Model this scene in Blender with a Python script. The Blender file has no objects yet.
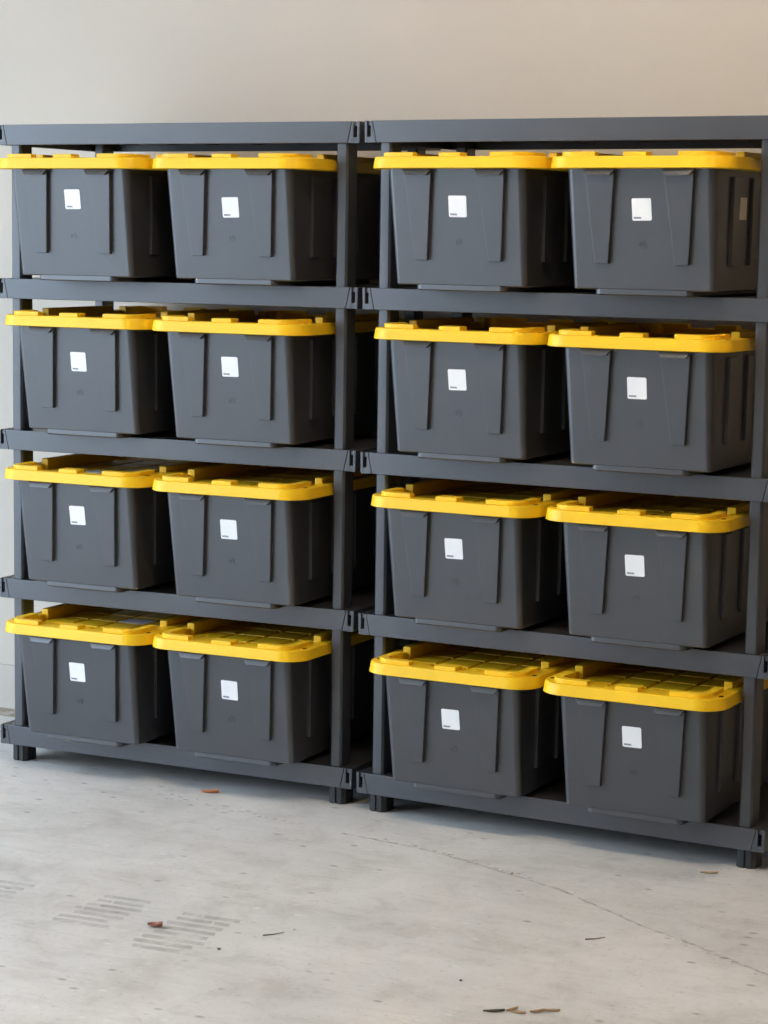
import bpy, bmesh, math, random
from mathutils import Vector, Matrix

random.seed(7)
S = bpy.context.scene
C = S.collection

# ------------------------------------------------------------------ camera
cam_d = bpy.data.cameras.new('camera')
cam = bpy.data.objects.new('camera', cam_d)
C.objects.link(cam)
S.camera = cam
rt, up, fw = (Vector((0.897938, 0.439903, 0.013895)), Vector((-0.06559, 0.102533, 0.992565)),
              Vector((-0.435207, 0.892173, -0.120921)))
M = Matrix((rt, up, -fw)).transposed().to_4x4()
M.translation = Vector((4.024, -5.6067, 1.6046))
cam.matrix_world = M
cam_d.sensor_fit = 'VERTICAL'
cam_d.sensor_height = 36.0
cam_d.lens = 2279.9 / 1024 * 36.0
cam_d.clip_start = 0.05

# ------------------------------------------------------------------ world, daylight
W = bpy.data.worlds.new('sky')
S.world = W
W.use_nodes = True
bg = W.node_tree.nodes['Background']
bg.inputs[0].default_value = (0.64, 0.80, 1.0, 1)      # even, bright overcast sky
bg.inputs[1].default_value = 1.0

S.view_settings.view_transform = 'Standard'
S.view_settings.look = 'None'
S.view_settings.gamma = 1.0
S.view_settings.use_curve_mapping = False
S.view_settings.exposure = 2.92

# the wide open garage door in the left wall; the camera stands inside the garage
RX0, RX1, RH = -2.4, 5.0, 3.7
FRONT_Y = -6.5
DY0, DY1, DZ = -6.2, -0.5, 3.5
pl = bpy.data.lights.new('door_portal', 'AREA')
pl.shape = 'RECTANGLE'
pl.size, pl.size_y = DZ, DY1 - DY0
pl.cycles.is_portal = True
plo = bpy.data.objects.new('door_portal', pl)
C.objects.link(plo)
plo.location = (RX0, (DY0 + DY1) / 2, DZ / 2)
plo.rotation_euler = (0, math.radians(-90), 0)

# ------------------------------------------------------------------ materials
def new_mat(name):
    m = bpy.data.materials.new(name)
    m.use_nodes = True
    nt = m.node_tree
    return m, nt, nt.nodes['Principled BSDF']

def nd(nt, typ, **kw):
    n = nt.nodes.new(typ)
    for k, v in kw.items():
        if k.startswith('i_'):
            n.inputs[k[2:].replace('_', ' ')].default_value = v
        else:
            setattr(n, k, v)
    return n

def ramp(nt, fac, stops):
    r = nt.nodes.new('ShaderNodeValToRGB')
    el = r.color_ramp.elements
    while len(el) < len(stops):
        el.new(0.5)
    for e, (p, c) in zip(el, stops):
        e.position = p
        e.color = c if len(c) == 4 else (*c, 1)
    nt.links.new(fac, r.inputs[0])
    return r.outputs[0]

def plastic(name, c0, c1, rough, bump=0.06, bscale=900, spec=0.5, mottle=5.0):
    m, nt, b = new_mat(name)
    tc = nd(nt, 'ShaderNodeTexCoord')
    n = nd(nt, 'ShaderNodeTexNoise', i_Scale=mottle, i_Detail=5.0, i_Roughness=0.6)
    nt.links.new(tc.outputs['Object'], n.inputs['Vector'])
    nt.links.new(ramp(nt, n.outputs['Fac'], [(0.3, c0), (0.7, c1)]), b.inputs['Base Color'])
    b.inputs['Specular IOR Level'].default_value = spec
    mr = nd(nt, 'ShaderNodeMapRange')
    mr.inputs['To Min'].default_value = rough - 0.05
    mr.inputs['To Max'].default_value = rough + 0.05
    nt.links.new(n.outputs['Fac'], mr.inputs['Value'])
    nt.links.new(mr.outputs[0], b.inputs['Roughness'])
    g = nd(nt, 'ShaderNodeTexNoise', i_Scale=bscale, i_Detail=2.0)
    nt.links.new(tc.outputs['Object'], g.inputs['Vector'])
    bp = nd(nt, 'ShaderNodeBump', i_Strength=bump, i_Distance=0.001)
    nt.links.new(g.outputs['Fac'], bp.inputs['Height'])
    nt.links.new(bp.outputs[0], b.inputs['Normal'])
    return m

M_TOTE = plastic('charcoal_tote_plastic', (0.036, 0.0365, 0.042), (0.043, 0.0435, 0.049), 0.38, spec=0.95)
M_RACK = plastic('slate_rack_plastic', (0.041, 0.0425, 0.050), (0.048, 0.0495, 0.057), 0.38, spec=0.80)
M_FOOT = plastic('black_foot_plastic', (0.018, 0.018, 0.020), (0.024, 0.024, 0.026), 0.5)
M_LID = plastic('yellow_lid_plastic', (0.95, 0.56, 0.010), (0.97, 0.585, 0.013), 0.42, bump=0.04, spec=0.35)
M_HOLE_SHADE = plastic('hole_shade_black', (0.008, 0.006, 0.003), (0.010, 0.007, 0.003), 0.9, spec=0.05)  # black colour stands for the shade inside the lid holes
M_PAPER = plastic('white_sticker_paper', (0.88, 0.88, 0.88), (0.90, 0.90, 0.90), 0.5, bump=0.0)
M_PRINT = plastic('grey_print', (0.16, 0.17, 0.20), (0.26, 0.27, 0.30), 0.6, bump=0.0)
M_TAN = plastic('tan_sticker_paper', (0.74, 0.70, 0.58), (0.80, 0.76, 0.64), 0.5, bump=0.0)
M_LIDLABEL = plastic('grey_white_label', (0.80, 0.80, 0.80), (0.86, 0.86, 0.86), 0.6, bump=0.0)
M_LEAF = plastic('dry_leaf', (0.22, 0.08, 0.05), (0.55, 0.30, 0.22), 0.7, bump=0.3, bscale=300, mottle=60)
M_LEAF2 = plastic('orange_leaf', (0.50, 0.15, 0.05), (0.62, 0.26, 0.10), 0.6, bump=0.3, bscale=300, mottle=60)
M_WOOD = plastic('wood_shaving', (0.48, 0.30, 0.16), (0.62, 0.44, 0.27), 0.7, bump=0.2, bscale=300, mottle=80)
M_TWIG = plastic('brown_twig', (0.08, 0.06, 0.04), (0.14, 0.11, 0.08), 0.8, bump=0.2, bscale=300, mottle=80)
M_PEB = plastic('pale_pebble', (0.62, 0.61, 0.58), (0.75, 0.74, 0.72), 0.8, bump=0.3, bscale=300, mottle=80)
M_GRIT = plastic('dark_grit', (0.09, 0.085, 0.075), (0.15, 0.14, 0.12), 0.8, bump=0.3, bscale=300, mottle=80)

def wall_mat(name, c0, c1, bump=0.12, bscale=160):
    m, nt, b = new_mat(name)
    tc = nd(nt, 'ShaderNodeTexCoord')
    n = nd(nt, 'ShaderNodeTexNoise', i_Scale=1.3, i_Detail=6.0, i_Roughness=0.55)
    nt.links.new(tc.outputs['Object'], n.inputs['Vector'])
    nt.links.new(ramp(nt, n.outputs['Fac'], [(0.35, c0), (0.65, c1)]), b.inputs['Base Color'])
    b.inputs['Roughness'].default_value = 0.75
    b.inputs['Specular IOR Level'].default_value = 0.3
    g = nd(nt, 'ShaderNodeTexNoise', i_Scale=bscale, i_Detail=3.0)
    nt.links.new(tc.outputs['Object'], g.inputs['Vector'])
    bp = nd(nt, 'ShaderNodeBump', i_Strength=bump, i_Distance=0.002)
    nt.links.new(g.outputs['Fac'], bp.inputs['Height'])
    nt.links.new(bp.outputs[0], b.inputs['Normal'])
    return m

M_WALL = wall_mat('painted_drywall', (0.60, 0.535, 0.455), (0.62, 0.555, 0.475))
M_WARM = wall_mat('brown_board_wall', (0.20, 0.145, 0.09), (0.24, 0.175, 0.11))
M_CEIL = wall_mat('ceiling_paint', (0.62, 0.59, 0.54), (0.64, 0.61, 0.56))
M_BASE = wall_mat('baseboard_paint', (0.56, 0.505, 0.44), (0.58, 0.525, 0.46), bump=0.03)
M_DRIVE = wall_mat('driveway_concrete', (0.50, 0.49, 0.46), (0.54, 0.53, 0.50))

def concrete():
    m, nt, b = new_mat('garage_concrete')
    L = nt.links.new
    tc = nd(nt, 'ShaderNodeTexCoord')
    mp = nd(nt, 'ShaderNodeMapping')
    mp.inputs['Rotation'].default_value = (0, 0, math.radians(-10))
    mp.inputs['Scale'].default_value = (0.8, 1.3, 1)
    L(tc.outputs['Object'], mp.inputs['Vector'])
    big = nd(nt, 'ShaderNodeTexNoise', i_Scale=2.2, i_Detail=9.0, i_Roughness=0.62, i_Distortion=0.6)
    L(mp.outputs[0], big.inputs['Vector'])
    col = ramp(nt, big.outputs['Fac'], [(0.30, (0.57, 0.545, 0.505)), (0.46, (0.69, 0.67, 0.635)),
                                        (0.58, (0.74, 0.72, 0.685)), (0.72, (0.80, 0.78, 0.745))])
    # fine trowel streaks
    mp2 = nd(nt, 'ShaderNodeMapping')
    mp2.inputs['Rotation'].default_value = (0, 0, math.radians(16))
    mp2.inputs['Scale'].default_value = (3.0, 26, 1)
    L(tc.outputs['Object'], mp2.inputs['Vector'])
    st = nd(nt, 'ShaderNodeTexNoise', i_Scale=1.6, i_Detail=7.0, i_Roughness=0.65, i_Distortion=0.8)
    L(mp2.outputs[0], st.inputs['Vector'])
    stc = ramp(nt, st.outputs['Fac'], [(0.30, (0.78, 0.775, 0.76)), (0.48, (1, 1, 1)), (0.62, (1, 1, 1)), (0.75, (1.0, 1.0, 1.0))])
    mx = nd(nt, 'ShaderNodeMix', data_type='RGBA', blend_type='MULTIPLY')
    mx.inputs[0].default_value = 0.45
    mid = nd(nt, 'ShaderNodeTexNoise', i_Scale=7.0, i_Detail=10.0, i_Roughness=0.72, i_Distortion=0.4)
    L(tc.outputs['Object'], mid.inputs['Vector'])
    midc = ramp(nt, mid.outputs['Fac'], [(0.32, (0.80, 0.79, 0.77)), (0.50, (0.96, 0.955, 0.95)), (0.68, (1.0, 1.0, 1.0))])
    mxm = nd(nt, 'ShaderNodeMix', data_type='RGBA', blend_type='MULTIPLY')
    mxm.inputs[0].default_value = 1.0
    L(col, mxm.inputs[6]); L(midc, mxm.inputs[7])
    L(mxm.outputs[2], mx.inputs[6]); L(stc, mx.inputs[7])
    # pits and specks
    v = nd(nt, 'ShaderNodeTexVoronoi', i_Scale=30.0, feature='F1')
    mp3 = nd(nt, 'ShaderNodeMapping')
    mp3.inputs['Scale'].default_value = (0.6, 1, 1)
    L(tc.outputs['Object'], mp3.inputs['Vector']); L(mp3.outputs[0], v.inputs['Vector'])
    sel = nd(nt, 'ShaderNodeSeparateColor')
    L(v.outputs['Color'], sel.inputs[0])
    big_e = nd(nt, 'ShaderNodeMath', operation='GREATER_THAN'); big_e.inputs[1].default_value = 0.74
    L(sel.outputs[0], big_e.inputs[0])
    near = nd(nt, 'ShaderNodeMapRange')
    near.inputs['From Min'].default_value = 0.10; near.inputs['From Max'].default_value = 0.26
    near.inputs['To Min'].default_value = 1.0; near.inputs['To Max'].default_value = 0.0
    L(v.outputs['Distance'], near.inputs['Value'])
    mul = nd(nt, 'ShaderNodeMath', operation='MULTIPLY')
    L(big_e.outputs[0], mul.inputs[0]); L(near.outputs[0], mul.inputs[1])
    mul2 = nd(nt, 'ShaderNodeMath', operation='MULTIPLY'); mul2.inputs[1].default_value = 0.6
    L(mul.outputs[0], mul2.inputs[0])
    mx2 = nd(nt, 'ShaderNodeMix', data_type='RGBA')
    L(mul2.outputs[0], mx2.inputs[0]); L(mx.outputs[2], mx2.inputs[6])
    spk = ramp(nt, sel.outputs[1], [(0.45, (0.20, 0.18, 0.15)), (0.60, (0.80, 0.79, 0.77))])
    L(spk, mx2.inputs[7])
    # fine grain
    gr = nd(nt, 'ShaderNodeTexNoise', i_Scale=62.0, i_Detail=5.0, i_Roughness=0.72)
    L(tc.outputs['Object'], gr.inputs['Vector'])
    grc = ramp(nt, gr.outputs['Fac'], [(0.30, (0.55, 0.54, 0.52)), (0.41, (0.93, 0.93, 0.925)), (0.62, (0.97, 0.97, 0.97)), (0.72, (1.0, 1.0, 1.0))])
    mx3 = nd(nt, 'ShaderNodeMix', data_type='RGBA', blend_type='MULTIPLY')
    mx3.inputs[0].default_value = 0.8
    L(mx2.outputs[2], mx3.inputs[6]); L(grc, mx3.inputs[7])
    L(mx3.outputs[2], b.inputs['Base Color'])
    rr = nd(nt, 'ShaderNodeMapRange')
    rr.inputs['To Min'].default_value = 0.38; rr.inputs['To Max'].default_value = 0.66
    L(big.outputs['Fac'], rr.inputs['Value']); L(rr.outputs[0], b.inputs['Roughness'])
    add = nd(nt, 'ShaderNodeMath', operation='ADD')
    L(st.outputs['Fac'], add.inputs[0]); L(gr.outputs['Fac'], add.inputs[1])
    bp = nd(nt, 'ShaderNodeBump', i_Strength=0.12, i_Distance=0.002)
    L(add.outputs[0], bp.inputs['Height']); L(bp.outputs[0], b.inputs['Normal'])
    return m
M_FLOOR = concrete()

def stain(name, col, lo, hi, strength, scale):
    """patchy translucent dirt lying on the concrete"""
    m, nt, b = new_mat(name)
    L = nt.links.new
    b.inputs['Base Color'].default_value = (*col, 1)
    b.inputs['Roughness'].default_value = 0.7
    tc = nd(nt, 'ShaderNodeTexCoord')
    n = nd(nt, 'ShaderNodeTexNoise', i_Scale=scale, i_Detail=6.0, i_Roughness=0.65)
    L(tc.outputs['Object'], n.inputs['Vector'])
    mr = nd(nt, 'ShaderNodeMapRange')
    mr.inputs['From Min'].default_value = lo; mr.inputs['From Max'].default_value = hi
    mr.inputs['To Min'].default_value = 0.0; mr.inputs['To Max'].default_value = strength
    L(n.outputs['Fac'], mr.inputs['Value']); L(mr.outputs[0], b.inputs['Alpha'])
    return m
M_TIRE = stain('tire_dust_mark', (0.20, 0.195, 0.18), 0.32, 0.64, 0.30, 14)
M_SMEAR = stain('brown_smear', (0.26, 0.235, 0.20), 0.35, 0.75, 0.40, 12)
M_CRACK = stain('dark_crack', (0.13, 0.12, 0.10), 0.36, 0.64, 0.42, 30)  # patchy dark tone along the crack strip
M_CRUST = stain('pale_crust', (0.85, 0.84, 0.82), 0.42, 0.60, 0.8, 40)

# ------------------------------------------------------------------ mesh helpers
def add_box(bm, x0, x1, y0, y1, z0, z1, bev=0.0):
    b2 = bmesh.new()
    bmesh.ops.create_cube(b2, size=1)
    for v in b2.verts:
        v.co = Vector(((x0 + x1) / 2 + v.co.x * (x1 - x0), (y0 + y1) / 2 + v.co.y * (y1 - y0), (z0 + z1) / 2 + v.co.z * (z1 - z0)))
    if bev:
        bmesh.ops.bevel(b2, geom=b2.edges[:], offset=bev, segments=2, affect='EDGES', profile=0.5)
    merge(bm, b2)

def merge(bm, b2):
    me = bpy.data.meshes.new('tmp')
    b2.to_mesh(me); b2.free()
    bm.from_mesh(me)
    bpy.data.meshes.remove(me)

def add_prism(bm, poly, fn0, fn1, bev=0.0, segs=2):
    """poly: list of 2-D points; fn0 / fn1 map a point to the two 3-D ends"""
    b2 = bmesh.new()
    a = [b2.verts.new(fn0(*p)) for p in poly]
    c = [b2.verts.new(fn1(*p)) for p in poly]
    b2.faces.new(a[::-1]); b2.faces.new(c)
    n = len(poly)
    for i in range(n):
        b2.faces.new((a[i], a[(i + 1) % n], c[(i + 1) % n], c[i]))
    bmesh.ops.recalc_face_normals(b2, faces=b2.faces[:])
    if bev:
        bmesh.ops.bevel(b2, geom=b2.edges[:], offset=bev, segments=segs, affect='EDGES', profile=0.5)
    merge(bm, b2)

def loft(bm, loops, cap0=True, cap1=True):
    b2 = bmesh.new()
    vs = [[b2.verts.new(p) for p in lp] for lp in loops]
    n = len(loops[0])
    for a, c in zip(vs, vs[1:]):
        for i in range(n):
            b2.faces.new((a[i], a[(i + 1) % n], c[(i + 1) % n], c[i]))
    if cap0: b2.faces.new(vs[0][::-1])
    if cap1: b2.faces.new(vs[-1])
    bmesh.ops.recalc_face_normals(b2, faces=b2.faces[:])
    merge(bm, b2)

def rrect(hx, y0, y1, r, z, seg=6):
    """counter-clockwise rounded rectangle, x in [-hx, hx], y in [y0, y1]"""
    pts = []
    for cx, cy, a0 in ((hx - r, y0 + r, -90), (hx - r, y1 - r, 0), (-hx + r, y1 - r, 90), (-hx + r, y0 + r, 180)):
        for i in range(seg + 1):
            a = math.radians(a0 + 90 * i / seg)
            pts.append((cx + r * math.cos(a), cy + r * math.sin(a), z))
    return pts

def obj(name, bm, mat, parent=None, smooth=True):
    me = bpy.data.meshes.new(name)
    bm.to_mesh(me); bm.free()
    me.materials.append(mat)
    if smooth:
        me.shade_smooth()
        try:
            me.set_sharp_from_angle(angle=math.radians(38))
        except Exception:
            pass
    o = bpy.data.objects.new(name, me)
    C.objects.link(o)
    if smooth:
        wn = o.modifiers.new('weighted_normals', 'WEIGHTED_NORMAL')
        wn.keep_sharp = True
        wn.weight = 80
    if parent: o.parent = parent
    return o

def thing(name, label=None, cat=None, group=None):
    o = bpy.data.objects.new(name, None)
    o.empty_display_size = 0.1
    C.objects.link(o)
    tag(o, label, cat, group)
    return o

def tag(o, label=None, cat=None, group=None, kind=None):
    if label: o['label'] = label
    if cat: o['category'] = cat
    if group: o['group'] = group
    if kind: o['kind'] = kind
    return o

def copy_tree(o, parent=None):
    c = o.copy(); C.objects.link(c)
    if parent is not None: c.parent = parent
    for ch in list(o.children):
        copy_tree(ch, c)
    return c

def box_obj(name, dims, mat, parent=None, bev=0.0):
    bm = bmesh.new(); add_box(bm, *dims, bev=bev)
    return obj(name, bm, mat, parent)

# ------------------------------------------------------------------ the garage shell
WALL_Y = 0.665
def struct(name, dims, mat, label=None):
    o = box_obj(name, dims, mat)
    o['kind'] = 'structure'
    if label: o['label'] = label
    return o

floor = struct('floor', (RX0 - 0.1, RX1 + 0.1, FRONT_Y - 0.1, WALL_Y + 0.1, -0.12, 0.0), M_FLOOR, 'grey worn concrete garage floor with tyre marks and a crack')
struct('wall_back', (RX0 - 0.1, RX1 + 0.1, WALL_Y, WALL_Y + 0.1, 0.0, RH), M_WALL, 'plain warm white wall behind the shelving')
struct('baseboard_back', (RX0, RX1, WALL_Y - 0.012, WALL_Y - 0.0005, 0.0, 0.142), M_BASE, 'low pale baseboard along the wall behind the shelving')
struct('light_blocker_right', (2.95, 3.05, -1.60, WALL_Y, 0.0, RH), M_WARM, 'unseen brown board added to block light at the right end of the shelving')  # added out of view to keep light off the totes' right sides
struct('wall_far_right', (RX1, RX1 + 0.1, FRONT_Y, WALL_Y, 0.0, RH), M_WARM)
struct('wall_front', (RX0 - 0.1, RX1 + 0.1, FRONT_Y - 0.1, FRONT_Y, 0.0, RH), M_WARM)
struct('ceiling', (RX0 - 0.1, RX1 + 0.1, FRONT_Y - 0.1, WALL_Y + 0.1, RH, RH + 0.1), M_CEIL)
bm = bmesh.new()
add_box(bm, RX0 - 0.1, RX0, FRONT_Y, DY0, 0, RH)
add_box(bm, RX0 - 0.1, RX0, DY1, WALL_Y, 0, RH)
add_box(bm, RX0 - 0.1, RX0, DY0, DY1, DZ, RH)
o = obj('wall_left', bm, M_WALL, smooth=False); o['kind'] = 'structure'
struct('ground_outside', (-30, RX0 - 0.1, -25, 20, -0.16, -0.03), M_DRIVE, 'pale concrete driveway outside the garage door')

# unseen warm tube lamp, added under the ceiling to warm the right side
def lamp_mat():
    m, nt, b = new_mat('added_warm_tube')
    b.inputs['Base Color'].default_value = (0.9, 0.85, 0.75, 1)
    b.inputs['Emission Color'].default_value = (1.0, 0.81, 0.60, 1)
    b.inputs['Emission Strength'].default_value = LAMP
    return m
LAMP = 13.5
M_TUBE = lamp_mat()
M_HOUSING = plastic('added_lamp_housing', (0.75, 0.75, 0.74), (0.78, 0.78, 0.77), 0.4)
def added_tube_lamp(x, y, label):
    t = thing('added_ceiling_lamp', label, 'lamp', 'added ceiling tube lamps')
    t.location = (x, y, RH)
    bm = bmesh.new()
    add_prism(bm, [(-0.08, 0), (-0.11, -0.06), (0.11, -0.06), (0.08, 0)], lambda a, z: (-0.62, a, z), lambda a, z: (0.62, a, z), bev=0.004)
    obj('housing', bm, M_HOUSING, t)
    for dy in (-0.05, 0.05):
        bm = bmesh.new()
        loft(bm, [[(xx, dy + 0.02 * math.cos(k * math.pi / 5), -0.085 + 0.02 * math.sin(k * math.pi / 5)) for k in range(10)] for xx in (-0.6, 0.6)])
        obj('tube', bm, M_TUBE, t)
added_tube_lamp(2.2, -1.9, 'unseen twin tube lamp added for warm light in front of the shelving')

# ------------------------------------------------------------------ shelving unit
UW, UD, FAS = 1.20, 0.532, 0.0588
PITCH, Z1 = 0.4497, 0.110
PX0, PX1 = 0.0415, 0.0782

def make_unit():
    u = thing('shelving_unit')
    # one shelf with its moulded skirts and ribs; the corner clips are its sub-parts
    bm = bmesh.new()
    top_in, bot_in, gap = 0.024, 0.037, 0.0012
    poly = [(top_in + gap, 0), (bot_in + gap, -FAS), (UW - bot_in - gap, -FAS), (UW - top_in - gap, 0)]
    add_prism(bm, poly, lambda x, z: (x, 0.0, z), lambda x, z: (x, 0.011, z), bev=0.0018)
    add_prism(bm, poly, lambda x, z: (x, UD - 0.011, z), lambda x, z: (x, UD, z), bev=0.0018)
    add_box(bm, 0.006, UW - 0.006, 0.006, UD - 0.006, -0.013, -0.0012)
    for x0 in (0.0, UW - 0.010):
        add_box(bm, x0, x0 + 0.010, 0.034, UD - 0.034, -FAS, 0.0, bev=0.0018)
    for i in range(7):
        x = 0.15 + i * 0.15
        add_box(bm, x - 0.002, x + 0.002, 0.011, UD - 0.011, -0.040, -0.012)
    for y in (0.18, 0.35):
        add_box(bm, 0.010, UW - 0.010, y - 0.002, y + 0.002, -0.040, -0.012)
    shelf = obj('shelf', bm, M_RACK, u)
    # corner clip with its open slot
    bm = bmesh.new()
    dep = 0.033
    f0 = lambda x, z: (x, 0.0008, z)
    f1 = lambda x, z: (x, dep, z)
    s0, s1, sb = 0.0090, 0.0195, -0.043
    def lim(z): return top_in + (bot_in - top_in) * (-z / FAS)
    add_prism(bm, [(0, 0), (0.0015, -FAS), (s0, -FAS), (s0, 0)], f0, f1, bev=0.0012)
    add_prism(bm, [(s1, 0), (s1, -FAS), (lim(-FAS), -FAS), (lim(0), 0)], f0, f1, bev=0.0012)
    add_box(bm, s0 - 0.001, s1 + 0.001, 0.0012, dep, -FAS, sb)
    add_box(bm, s0 - 0.001, s1 + 0.001, 0.027, dep, -FAS, -0.003)
    clip = obj('corner_clip', bm, M_RACK, shelf)
    for sx, sy in ((1, 0), (0, 1), (1, 1)):
        c = clip.copy(); C.objects.link(c); c.parent = shelf
        me = clip.data.copy()
        for v in me.vertices:
            if sx: v.co.x = UW - v.co.x
            if sy: v.co.y = UD - v.co.y
        if sx != sy: me.flip_normals()
        c.data = me
    shelf.location = (0, 0, Z1)
    for k in range(1, 5):
        copy_tree(shelf, u).location = (0, 0, Z1 + k * PITCH)
    # posts between the shelves
    bm = bmesh.new()
    py0, py1 = 0.0125, 0.075
    c = 0.006
    poly = [(PX0 + c, py0), (PX1 - c, py0), (PX1, py0 + c), (PX1, py1 - c), (PX1 - c, py1), (PX0 + c, py1), (PX0, py1 - c), (PX0, py0 + c)]
    h = PITCH - 0.0125
    add_prism(bm, poly, lambda x, y: (x, y, -0.0013), lambda x, y: (x, y, h), bev=0.001, segs=1)
    post = obj('post', bm, M_RACK, u, smooth=True)
    first = True
    for k in range(4):
        for dx in (0, UW - PX0 - PX1):
            for dy in (0, UD - py0 - py1):
                o = post if first else post.copy()
                if not first:
                    C.objects.link(o); o.parent = u
                o.location = (dx, dy, Z1 + k * PITCH)
                first = False
    # feet, chamfered with a notch in the front and back face
    bm = bmesh.new()
    x0, x1, y0, y1, c = 0.030, 0.084, 0.014, 0.080, 0.011
    xm, n = (x0 + x1) / 2, 0.003
    poly = [(x0 + c, y0), (xm - n, y0), (xm - n, y0 + 0.004), (xm + n, y0 + 0.004), (xm + n, y0), (x1 - c, y0), (x1, y0 + c), (x1, y1 - c),
            (x1 - c, y1), (xm + n, y1), (xm + n, y1 - 0.004), (xm - n, y1 - 0.004), (xm - n, y1), (x0 + c, y1), (x0, y1 - c), (x0, y0 + c)]
    add_prism(bm, poly, lambda x, y: (x, y, 0.0), lambda x, y: (x, y, Z1 - 0.040), bev=0.0008, segs=1)
    foot = obj('foot', bm, M_FOOT, u)
    first = True
    for dx in (0, UW - x0 - x1):
        for dy in (0, UD - y0 - y1):
            o = foot if first else foot.copy()
            if not first:
                C.objects.link(o); o.parent = u
            o.location = (dx, dy, 0)
            first = False
    return u

G_UNIT = 'plastic shelving units along the wall'
unitL = make_unit()
tag(unitL, 'slate grey plastic five-tier shelving unit on the left, holding eight totes', 'shelf', G_UNIT)
unitR = copy_tree(unitL)
tag(unitR, 'slate grey plastic five-tier shelving unit on the right, nearer the camera', 'shelf', G_UNIT)
R_X, R_Y, R_YAW = 1.2244, -0.0222, 0.0517
unitR.location = (R_X, R_Y, 0)
unitR.rotation_euler = (0, 0, -R_YAW)

# ------------------------------------------------------------------ storage tote
BZ0, BZ1 = 0.0135, 0.3168          # body bottom and lid underside above the shelf
LEAN = 0.0423                      # how far the rim leans out over the base
YB, YT = 0.594, 0.632              # rear of the base and of the rim
HB, HT = 0.1925, 0.2010              # half widths
LF, LR = -0.0686, 0.6614           # lid front and rear
LH = 0.2515                        # lid half width

def face_y(z): return -LEAN * (z - BZ0) / (BZ1 - BZ0)

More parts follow.
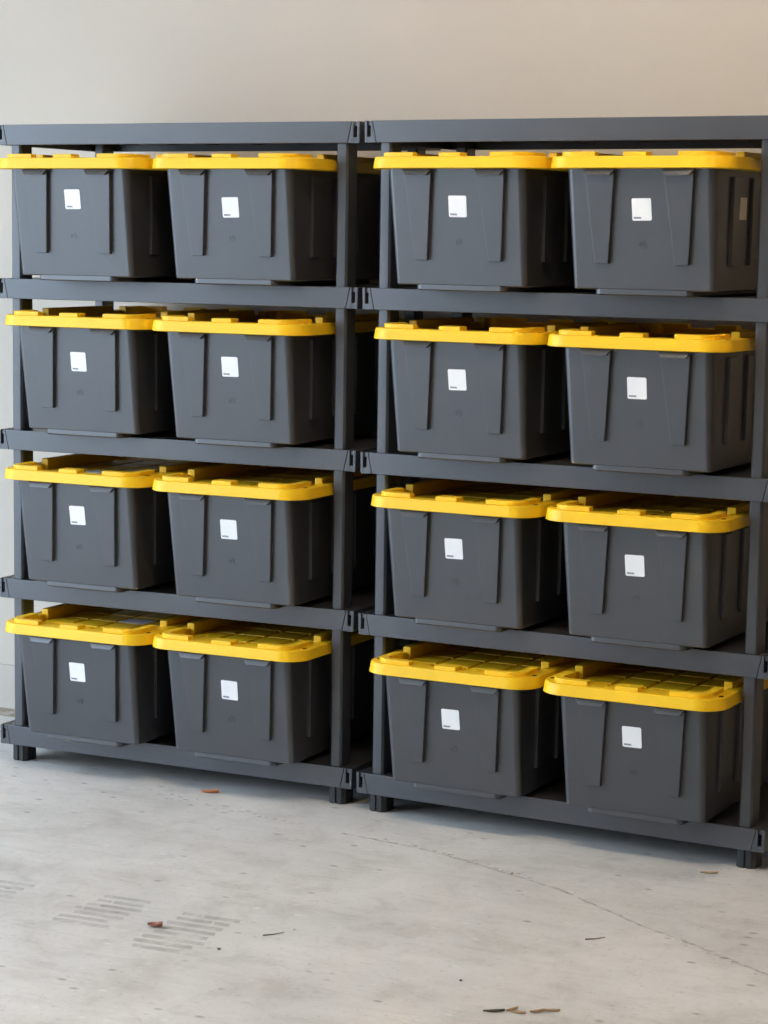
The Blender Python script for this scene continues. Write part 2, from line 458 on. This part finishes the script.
def make_tote():
    t = thing('storage_tote')
    bm = bmesh.new()
    lp = []
    def ring(z, inset=0.0, r=0.03):
        k = (z - BZ0) / (BZ1 - BZ0)
        return rrect(HB + (HT - HB) * k - inset, -LEAN * k + inset, YB + (YT - YB) * k - inset, r, z)
    lp.append(ring(BZ0, 0.006, 0.010)); lp.append(ring(BZ0 + 0.001, 0.0025, 0.012)); lp.append(ring(BZ0 + 0.0035, 0.0, 0.014))
    for i in range(1, 7):
        z = BZ0 + (BZ1 - BZ0) * i / 6
        lp.append(ring(z, 0, 0.014 + 0.006 * i / 6))
    lp.append(ring(BZ1 + 0.004, 0, 0.020))
    loft(bm, lp)
    obj('body', bm, M_TOTE, t)
    # raised base under the body
    bm = bmesh.new()
    loft(bm, [rrect(0.132, 0.004, 0.575, 0.02, 0.0), rrect(0.135, 0.001, 0.578, 0.02, 0.003), rrect(0.135, 0.001, 0.578, 0.02, BZ0 + 0.002)])
    obj('base_skid', bm, M_TOTE, t)
    # tapered ribs on the front and rear ends
    def end_rib(sgn, rear):
        bm = bmesh.new()
        pts = [(0.066, 0.308), (0.147, 0.308), (0.127, 0.079), (0.090, 0.079)]
        out = 0.012
        if not rear:
            add_prism(bm, pts, lambda x, z: (sgn * x, face_y(z) + 0.006, z), lambda x, z: (sgn * x, face_y(z) - out, z), bev=0.0022)
        else:
            yb = lambda z: YB + (YT - YB) * (z - BZ0) / (BZ1 - BZ0)
            add_prism(bm, pts, lambda x, z: (sgn * x, yb(z) - 0.006, z), lambda x, z: (sgn * x, yb(z) + out, z), bev=0.0022)
        rib = obj('rib', bm, M_TOTE, t)
        bm = bmesh.new()
        tp = [(0.062, 0.3162), (0.150, 0.3162), (0.138, 0.3000), (0.074, 0.3000)]
        if not rear:
            add_prism(bm, tp, lambda x, z: (sgn * x, face_y(0.31), z), lambda x, z: (sgn * x, face_y(0.31) - (0.0160 if z > 0.31 else 0.0245), z), bev=0.001)
        else:
            add_prism(bm, tp, lambda x, z: (sgn * x, YT - 0.004, z), lambda x, z: (sgn * x, YT + 0.0205, z), bev=0.001)
        obj('rim_tab', bm, M_TOTE, rib)
    for rear in (False, True):
        for sgn in (-1, 1):
            end_rib(sgn, rear)
    # ribs along the long sides
    for yc in (0.10, 0.235, 0.37, 0.505):
        for sgn in (-1, 1):
            bm = bmesh.new()
            sx = lambda z: HB + (HT - HB) * (z - BZ0) / (BZ1 - BZ0)
            pts = [(yc - 0.026, 0.300), (yc + 0.026, 0.300), (yc + 0.015, 0.079), (yc - 0.015, 0.079)]
            add_prism(bm, pts, lambda y, z: (sgn * (sx(z) - 0.006), y, z), lambda y, z: (sgn * (sx(z) + 0.0065), y, z), bev=0.0018)
            obj('rib', bm, M_TOTE, t)
    # small moulded mark in the middle of the front
    bm = bmesh.new()
    z = 0.128
    ca = math.atan2(LEAN, BZ1 - BZ0)
    ring_pts = []
    for i in range(16):
        a = 2 * math.pi * i / 16
        ring_pts.append((0.010 * math.cos(a), 0.010 * math.sin(a)))
    inner = [(x * 0.72, y * 0.72) for x, y in ring_pts]
    b2 = bmesh.new()
    def P(x, v, d): return (x + 0.003, face_y(z + v) - d, z + v)
    o1 = [b2.verts.new(P(x, v, -0.002)) for x, v in ring_pts]; o2 = [b2.verts.new(P(x, v, 0.0009)) for x, v in ring_pts]
    i2 = [b2.verts.new(P(x, v, 0.0009)) for x, v in inner]; i1 = [b2.verts.new(P(x, v, -0.002)) for x, v in inner]
    for i in range(16):
        j = (i + 1) % 16
        b2.faces.new((o1[i], o1[j], o2[j], o2[i])); b2.faces.new((o2[i], o2[j], i2[j], i2[i])); b2.faces.new((i2[i], i2[j], i1[j], i1[i]))
    bmesh.ops.recalc_face_normals(b2, faces=b2.faces[:])
    merge(bm, b2)
    tri = [(-0.003, -0.004), (0.004, 0.0), (-0.003, 0.004)]
    add_prism(bm, tri, lambda x, v: P(x, v, -0.002), lambda x, v: P(x, v, 0.001))
    obj('mould_mark', bm, M_TOTE, t)

    # ---- lid
    bm = bmesh.new()
    def lr(ins, z, r): return rrect(LH - ins, LF + ins, LR - ins, r, z, seg=8)
    loft(bm, [lr(0.004, 0.0, 0.068), lr(0.0, 0.002, 0.070), lr(0.0035, 0.027, 0.068), lr(0.0048, 0.0300, 0.067), lr(0.0080, 0.0312, 0.064),
              lr(0.040, 0.0312, 0.030), lr(0.0425, 0.0295, 0.028), lr(0.046, 0.0070, 0.026)])
    lid = obj('lid', bm, M_LID, t)
    lid.location = (0, 0, BZ1)
    zt = 0.0306
    yc = (LF + LR) / 2
    def both_ends(name, build, mat=M_LID):
        for flip in (0, 1):
            bm = bmesh.new(); build(bm)
            if flip:
                for v in bm.verts: v.co = Vector((-v.co.x, 2 * yc - v.co.y, v.co.z))
            obj(name, bm, mat, lid)
    # middle stacking lug on the front and rear edges
    both_ends('lug', lambda bm: add_box(bm, -0.033, 0.031, LF + 0.008, LF + 0.050, 0.006, 0.0415, bev=0.003))
    # curved corner rails
    def corner(sgn):
        def build(bm):
            R0, cx, cy = 0.034, 0.172, LF + 0.062
            path = [(0.112, cy - R0)]
            for i in range(9):
                a = math.radians(-90 + 90 * i / 8)
                path.append((cx + R0 * math.cos(a), cy + R0 * math.sin(a)))
            path.append((cx + R0 - 0.002, cy + 0.070))
            hw = 0.0125
            L_, R_ = [], []
            for i, (x, y) in enumerate(path):
                a = path[max(0, i - 1)]; b = path[min(len(path) - 1, i + 1)]
                d = Vector((b[0] - a[0], b[1] - a[1])).normalized()
                L_.append((x - d.y * hw, y + d.x * hw)); R_.append((x + d.y * hw, y - d.x * hw))
            poly = [(sgn * x, y) for x, y in R_ + L_[::-1]]
            add_prism(bm, poly, lambda x, y: (x, y, 0.006), lambda x, y: (x, y, 0.0425))
            es = [e for e in bm.edges if abs(e.verts[0].co.z - 0.0425) < 1e-4 and abs(e.verts[1].co.z - 0.0425) < 1e-4]
            bmesh.ops.bevel(bm, geom=es, offset=0.0025, segments=2, affect='EDGES', profile=0.5)
        return build
    for sgn in (-1, 1):
        both_ends('corner_rail', corner(sgn))
    # long side rails
    for sgn in (-1, 1):
        bm = bmesh.new()
        add_box(bm, sgn * 0.208 - 0.0120, sgn * 0.208 + 0.0120, LF + 0.190, LR - 0.190, 0.006, 0.0465, bev=0.003)
        obj('side_rail', bm, M_LID, lid)
    # flat black discs painting the shade inside the corner zip-tie holes
    for sgn in (-1, 1):
        def hole_disc(bm, sgn=sgn):
            pts = [(sgn * 0.2315 + 0.0065 * math.cos(i * math.pi / 6), LF + 0.070 + 0.0085 * math.sin(i * math.pi / 6)) for i in range(12)]
            add_prism(bm, pts, lambda x, y: (x, y, 0.028), lambda x, y: (x, y, 0.0316))
        both_ends('corner_hole_shade', hole_disc, M_HOLE_SHADE)
    # raised panels of the recessed top
    bm = bmesh.new()
    nx, ny = 4, 6
    ax, ay0, ay1 = 0.196, LF + 0.054, LR - 0.054
    sx_, sy_ = 2 * ax / nx, (ay1 - ay0) / ny
    add_box(bm, -sx_ / 2 + 0.0055, sx_ / 2 - 0.0055, -sy_ / 2 + 0.0055, sy_ / 2 - 0.0055, 0.0, 0.0095, bev=0.002)
    first = obj('lid_panel', bm, M_LID, lid)
    k = 0
    for i in range(nx):
        for j in range(ny):
            o = first if k == 0 else first.copy()
            if k: C.objects.link(o); o.parent = lid
            o.location = (-ax + sx_ * (i + 0.5), ay0 + sy_ * (j + 0.5), 0.0055)
            k += 1
    # white sticker on the front (built flat, facing -y); its place varies from tote to tote
    bm = bmesh.new()
    pts = [(x, y) for x, y, _ in rrect(0.0262, -0.028, 0.028, 0.004, 0, seg=4)]
    add_prism(bm, pts, lambda x, z: (x, 0.0, z), lambda x, z: (x, -0.0006, z))
    st = obj('sticker', bm, M_PAPER, t, smooth=False)
    st['label'] = 'white rounded paper sticker'
    bm = bmesh.new()
    x = -0.022
    for wch, hch in ((0.0022, 0.0034), (0.0026, 0.0030), (0.0022, 0.0034), (0.0030, 0.0032), (0.0024, 0.0030), (0.0024, 0.0034), (0.0026, 0.0030)):
        add_box(bm, x, x + wch, -0.0009, -0.0004, -0.0230, -0.0230 + hch * 1.4)
        x += wch + 0.0004
    obj('small_print', bm, M_PRINT, st, smooth=False)
    for ch in t.children:
        if ch.name.startswith('rib'): ch.location.x += 0.0075
        elif not ch.name.startswith(('lid', 'sticker')): ch.location.x += 0.005
    return t, st

proto, proto_st = make_tote()
PLACES = {   # tier row from the top + unit + place: x, y, yaw on the shelf; x, z of the sticker
'1L1':(0.3391,-0.0857,0.0163,0.008,0.232),
'1L2':(0.8484,-0.0690,0.0109,0.003,0.213),
'1R1':(0.3387,-0.0766,0.0100,0.003,0.220),
'1R2':(0.8459,-0.0577,0.0059,0.002,0.216),
'2L1':(0.3315,-0.0451,0.0119,0.006,0.218),
'2L2':(0.8496,-0.0677,0.0063,0.003,0.224),
'2R1':(0.3315,-0.0463,0.0,0.002,0.217),
'2R2':(0.8518,-0.0642,-0.0078,-0.001,0.219),
'3L1':(0.3326,-0.0522,0.0086,0.005,0.222),
'3L2':(0.8585,-0.0785,0.0037,-0.001,0.220),
'3R1':(0.3334,-0.0524,-0.0054,0.002,0.218),
'3R2':(0.8509,-0.0480,-0.0121,0.000,0.215),
'4L1':(0.3550,-0.0836,0.0,0.001,0.216),
'4L2':(0.8605,-0.0788,0.0,0.002,0.213),
'4R1':(0.3470,-0.0705,-0.0200,-0.004,0.210),
'4R2':(0.8629,-0.0623,-0.0250,-0.001,0.223),
}
ROWS = {'1': 'top row', '2': 'second row from top', '3': 'third row from top', '4': 'bottom row'}
totes = {}
tilt = math.atan2(LEAN, BZ1 - BZ0)
keys = list(PLACES)
built = [proto] + [copy_tree(proto) for _ in keys[1:]]
for key, t in zip(keys, built):
    x, y, yaw, sx, sz = PLACES[key]
    y -= 0.010
    if key[2] == '1': x -= 0.0010
    z = Z1 + (4 - int(key[0])) * PITCH
    if key[1] == 'L':
        loc = (x, y, z); rz = -yaw
    else:
        c, s = math.cos(R_YAW), math.sin(R_YAW)
        loc = (R_X + x * c + y * s, R_Y - x * s + y * c, z); rz = -yaw - R_YAW
    t.location = loc
    t.rotation_euler = (0, 0, rz)
    side = 'left' if key[1] == 'L' else 'right'
    which = 'left' if key[2] == '1' else 'right'
    extra = ''
    tag(t, 'black yellow-lidded tote, %s one in %s of the %s unit' % (which, ROWS[key[0]], side), 'storage tote', 'black totes with yellow lids on the shelving')
    totes[key] = t
    for ch in t.children:
        if ch.name.startswith('sticker'):
            ch.location = (sx + 0.007, face_y(sz) - 0.0003, sz)
            ch.rotation_euler = (tilt, random.uniform(-0.02, 0.02), 0)

def part_of(t, prefix):
    return next(c for c in t.children if c.name.startswith(prefix))

# tan sticker on the right side of the top right tote
bm = bmesh.new()
xs = lambda z: HB + (HT - HB) * (z - BZ0) / (BZ1 - BZ0)
add_prism(bm, [(-0.026, -0.028), (0.026, -0.028), (0.026, 0.028), (-0.026, 0.028)],
          lambda y, z: (xs(0.222 + z) + 0.0054, 0.163 + y, 0.222 + z), lambda y, z: (xs(0.222 + z) + 0.0062, 0.163 + y, 0.222 + z))
o = obj('side_sticker', bm, M_TAN, totes['1R2'], smooth=False)
o['label'] = 'tan paper sticker on the side of the tote'
# pale product labels on two lids
for key, (x, y) in (('3L1', (-0.016, 0.146)), ('4L1', (0.051, 0.226))):
    o = box_obj('lid_label', (x - 0.045, x + 0.045, y - 0.035, y + 0.035, 0.0151, 0.0158), M_LIDLABEL, part_of(totes[key], 'lid'))
    o['label'] = 'pale grey label stuck on the lid'

# ------------------------------------------------------------------ marks on the floor
def strip(bm, pts, widths, z):
    vs = []
    for i, (x, y) in enumerate(pts):
        a = pts[max(0, i - 1)]; b = pts[min(len(pts) - 1, i + 1)]
        d = Vector((b[0] - a[0], b[1] - a[1])).normalized()
        w = widths[i] / 2
        vs.append((bm.verts.new((x - d.y * w, y + d.x * w, z)), bm.verts.new((x + d.y * w, y - d.x * w, z))))
    for (a, b), (c, d) in zip(vs, vs[1:]):
        bm.faces.new((a, b, d, c))

def tire_mark(x0, x1, y0, y1, n, ang, z):
    bm = bmesh.new()
    cx, cy = (x0 + x1) / 2, (y0 + y1) / 2
    ca, sa = math.cos(ang), math.sin(ang)
    for i in range(n):
        y = y0 + (y1 - y0) * (i + 0.5) / n
        h = (y1 - y0) / n * 0.6
        a = x0 + random.uniform(0, 0.03); e = x1 - random.uniform(0, 0.03)
        cuts = [a] + sorted(random.uniform(a, e) for _ in range(random.choice((0, 1)))) + [e]
        for u, v in zip(cuts, cuts[1:]):
            if v - u < 0.02: continue
            q = []
            for px, py in ((u + 0.003, y - h / 2), (v - 0.003, y - h / 2), (v - 0.009, y + h / 2), (u - 0.003, y + h / 2)):
                dx, dy = px - cx, py - cy
                q.append(bm.verts.new((cx + dx * ca - dy * sa, cy + dx * sa + dy * ca, z)))
            bm.faces.new(q)
    o = obj('tire_mark', bm, M_TIRE, floor, smooth=False)
    o['label'] = 'grey tread mark printed on the concrete'
tire_mark(1.30, 1.48, -1.37, -1.07, 8, 0.05, 0.0004)
tire_mark(1.05, 1.22, -1.29, -1.04, 7, 0.04, 0.0004)
tire_mark(0.72, 0.89, -1.20, -1.06, 4, 0.05, 0.0004)

# tan dust gathered along the foot of the wall
bm = bmesh.new()
pts = [(-2.2 + i * 0.1, 0.575) for i in range(51)]
strip(bm, pts, [random.uniform(0.10, 0.15) for _ in pts], 0.0004)
o = obj('dust_strip', bm, stain('tan_dust', (0.42, 0.33, 0.22), 0.25, 0.55, 0.7, 10), floor, smooth=False)

# crack running from the right unit to the right edge
key_pts = [(1.30, -0.26), (1.55, -0.30), (1.722, -0.353), (2.021, -0.478), (2.294, -0.656), (2.45, -0.74), (2.668, -0.868), (2.95, -1.02)]
pts = []
for a, b in zip(key_pts, key_pts[1:]):
    for i in range(12):
        k = i / 12
        pts.append((a[0] + (b[0] - a[0]) * k + random.uniform(-0.004, 0.004), a[1] + (b[1] - a[1]) * k + random.uniform(-0.004, 0.004)))
bm = bmesh.new(); strip(bm, pts, [random.uniform(0.004, 0.015) for _ in pts], 0.0005)
o = obj('crack', bm, M_CRACK, floor, smooth=False); o['label'] = 'thin dark crack in the concrete'
for rng, dy in ((range(4, 34), 0.012), (range(58, 84), -0.012)):
    bm = bmesh.new()
    for i in rng:
        if random.random() < 0.55:
            x, y = pts[i][0] + random.uniform(-0.01, 0.01), pts[i][1] + dy + random.uniform(-0.012, 0.012)
            r = random.uniform(0.003, 0.009)
            bm.faces.new([bm.verts.new((x + r * math.cos(a) * random.uniform(0.7, 1.8), y + r * math.sin(a) * random.uniform(0.6, 1.1), 0.0006)) for a in (0, 1, 2, 3, 4, 5)])
    obj('pale_crust', bm, M_CRUST, floor, smooth=False)
# pale scuffs in front of the left unit
bm = bmesh.new()
for i in range(26):
    k = i / 25
    x = 0.64 + 0.46 * k + random.uniform(-0.02, 0.02); y = -0.13 - 0.11 * k + random.uniform(-0.03, 0.03)
    r = random.uniform(0.003, 0.009)
    bm.faces.new([bm.verts.new((x + r * math.cos(a) * random.uniform(0.8, 2.0), y + r * math.sin(a) * random.uniform(0.6, 1.1), 0.0006)) for a in (0, 1, 2, 3, 4, 5)])
obj('pale_crust', bm, M_CRUST, floor, smooth=False)

# ------------------------------------------------------------------ litter
def leaf(name, loc, L, Wd, curl, rz, mat, label, cat, group=None):
    bm = bmesh.new()
    n = 8
    rows = []
    for i in range(n + 1):
        k = i / n
        w = Wd * math.sin(math.pi * min(1, k * 0.94 + 0.03)) ** 0.8 * random.uniform(0.85, 1.1)
        x = (k - 0.5) * L
        row = []
        for s in (-1, -0.5, 0, 0.5, 1):
            row.append((x, s * w / 2, 0.0012 + curl * (s * s) * (0.6 + 0.6 * k) + curl * 0.35 * (2 * k - 1) ** 2 + random.uniform(0, curl * 0.12)))
        rows.append(row)
    top = [[bm.verts.new((x, y, z + 0.0007)) for x, y, z in r] for r in rows]
    bot = [[bm.verts.new(p) for p in r] for r in rows]
    for i in range(n):
        for j in range(4):
            bm.faces.new((top[i][j], top[i + 1][j], top[i + 1][j + 1], top[i][j + 1]))
            bm.faces.new((bot[i][j], bot[i][j + 1], bot[i + 1][j + 1], bot[i + 1][j]))
    for i in range(n):
        bm.faces.new((top[i][0], bot[i][0], bot[i + 1][0], top[i + 1][0]))
        bm.faces.new((top[i][4], top[i + 1][4], bot[i + 1][4], bot[i][4]))
    for j in range(4):
        bm.faces.new((top[0][j], top[0][j + 1], bot[0][j + 1], bot[0][j]))
        bm.faces.new((top[n][j], bot[n][j], bot[n][j + 1], top[n][j + 1]))
    zmin = min(v.co.z for v in bm.verts)
    for v in bm.verts: v.co.z -= zmin - 0.0006
    o = obj(name, bm, mat)
    o.location = (loc[0], loc[1], 0); o.rotation_euler = (0, 0, rz)
    return tag(o, label, cat, group)
leaf('dry_leaf', (1.305, -1.215), 0.036, 0.024, 0.009, 0.3, M_LEAF, 'reddish brown curled dry leaf lying beside the tread marks', 'leaf')
leaf('dry_leaf', (0.769, -0.051), 0.052, 0.018, 0.007, 0.35, M_LEAF2, 'orange dry leaf scrap on the floor in front of the left unit', 'leaf')
G_SH = 'wood shavings at the bottom of the floor'
for i, (x, y, l, rz) in enumerate(((2.232, -1.378, 0.046, 0.5), (2.262, -1.352, 0.030, 1.0), (2.280, -1.362, 0.034, 0.1), (2.312, -1.338, 0.030, 0.7), (2.335, -1.318, 0.040, 0.3))):
    leaf('wood_shaving', (x, y), l, 0.009, 0.004, rz, (M_TWIG, M_WOOD, M_WOOD, M_WOOD, M_LEAF)[i] if i in (0,) else M_WOOD,
         ('dark brown curled shaving, leftmost of the cluster at the bottom of the floor', 'small tan wood shaving, second from left in the cluster at the bottom',
          'small tan wood shaving in the middle of the cluster at the bottom', 'small tan wood shaving, second from right in the cluster at the bottom',
          'small tan wood shaving, rightmost of the cluster at the bottom')[i], 'wood shaving', G_SH)
leaf('wood_chip', (2.300, -0.100 - 0.055), 0.045, 0.012, 0.003, 0.45, M_WOOD, 'pale wood chip beside the foot of the right unit', 'wood chip')

def twig(a, b, r, label, group=None):
    bm = bmesh.new()
    a, b = Vector((*a, r * 1.1)), Vector((*b, r * 1.1))
    mid = (a + b) / 2 + Vector((0.002, -0.004, 0))
    path = [a, a.lerp(mid, 0.5) + Vector((0, 0.001, 0)), mid, mid.lerp(b, 0.6), b]
    loops = []
    for i, p in enumerate(path):
        d = (path[min(4, i + 1)] - path[max(0, i - 1)]).normalized()
        s = Vector((-d.y, d.x, 0)).normalized()
        rr = r * (1.0 - 0.12 * i)
        loops.append([p + s * (rr * math.cos(q * math.pi / 3)) + Vector((0, 0, rr * math.sin(q * math.pi / 3))) for q in range(6)])
    loft(bm, loops)
    return tag(obj('twig', bm, M_TWIG), label, 'twig', group)
twig((2.222, -0.826), (2.257, -0.790), 0.0017, 'thin dark twig lying on the floor below the crack')
twig((1.558, -1.154), (1.589, -1.111), 0.0015, 'thin dark twig lying on the floor right of the tread marks')

def pebble(loc, r, mat, label, cat):
    bm = bmesh.new()
    bmesh.ops.create_icosphere(bm, subdivisions=2, radius=r)
    for v in bm.verts:
        v.co *= random.uniform(0.82, 1.15)
        v.co.z *= 0.55
    zm = min(v.co.z for v in bm.verts)
    for v in bm.verts: v.co.z -= zm
    o = obj('pebble', bm, mat)
    o.location = (loc[0], loc[1], 0)
    return tag(o, label, cat)
pebble((1.955, -0.560), 0.0042, M_PEB, 'tiny pale pebble lying just below the floor crack', 'pebble')
pebble((1.862, -0.405), 0.0040, M_LEAF, 'tiny reddish brown crumb lying on the floor crack', 'crumb')
pebble((1.600, -1.080), 0.0042, M_PEB, 'tiny pale pebble right of the tread marks', 'pebble')
pebble((2.560, -0.330), 0.0050, M_GRIT, 'tiny dark crumb in front of the foot of the right unit', 'crumb')
pebble((1.520, -1.290), 0.0042, M_GRIT, 'tiny dark crumb at the lower right of the tread marks', 'crumb')
pebble((2.090, -1.230), 0.0040, M_GRIT, 'tiny dark crumb above the wood shavings', 'crumb')
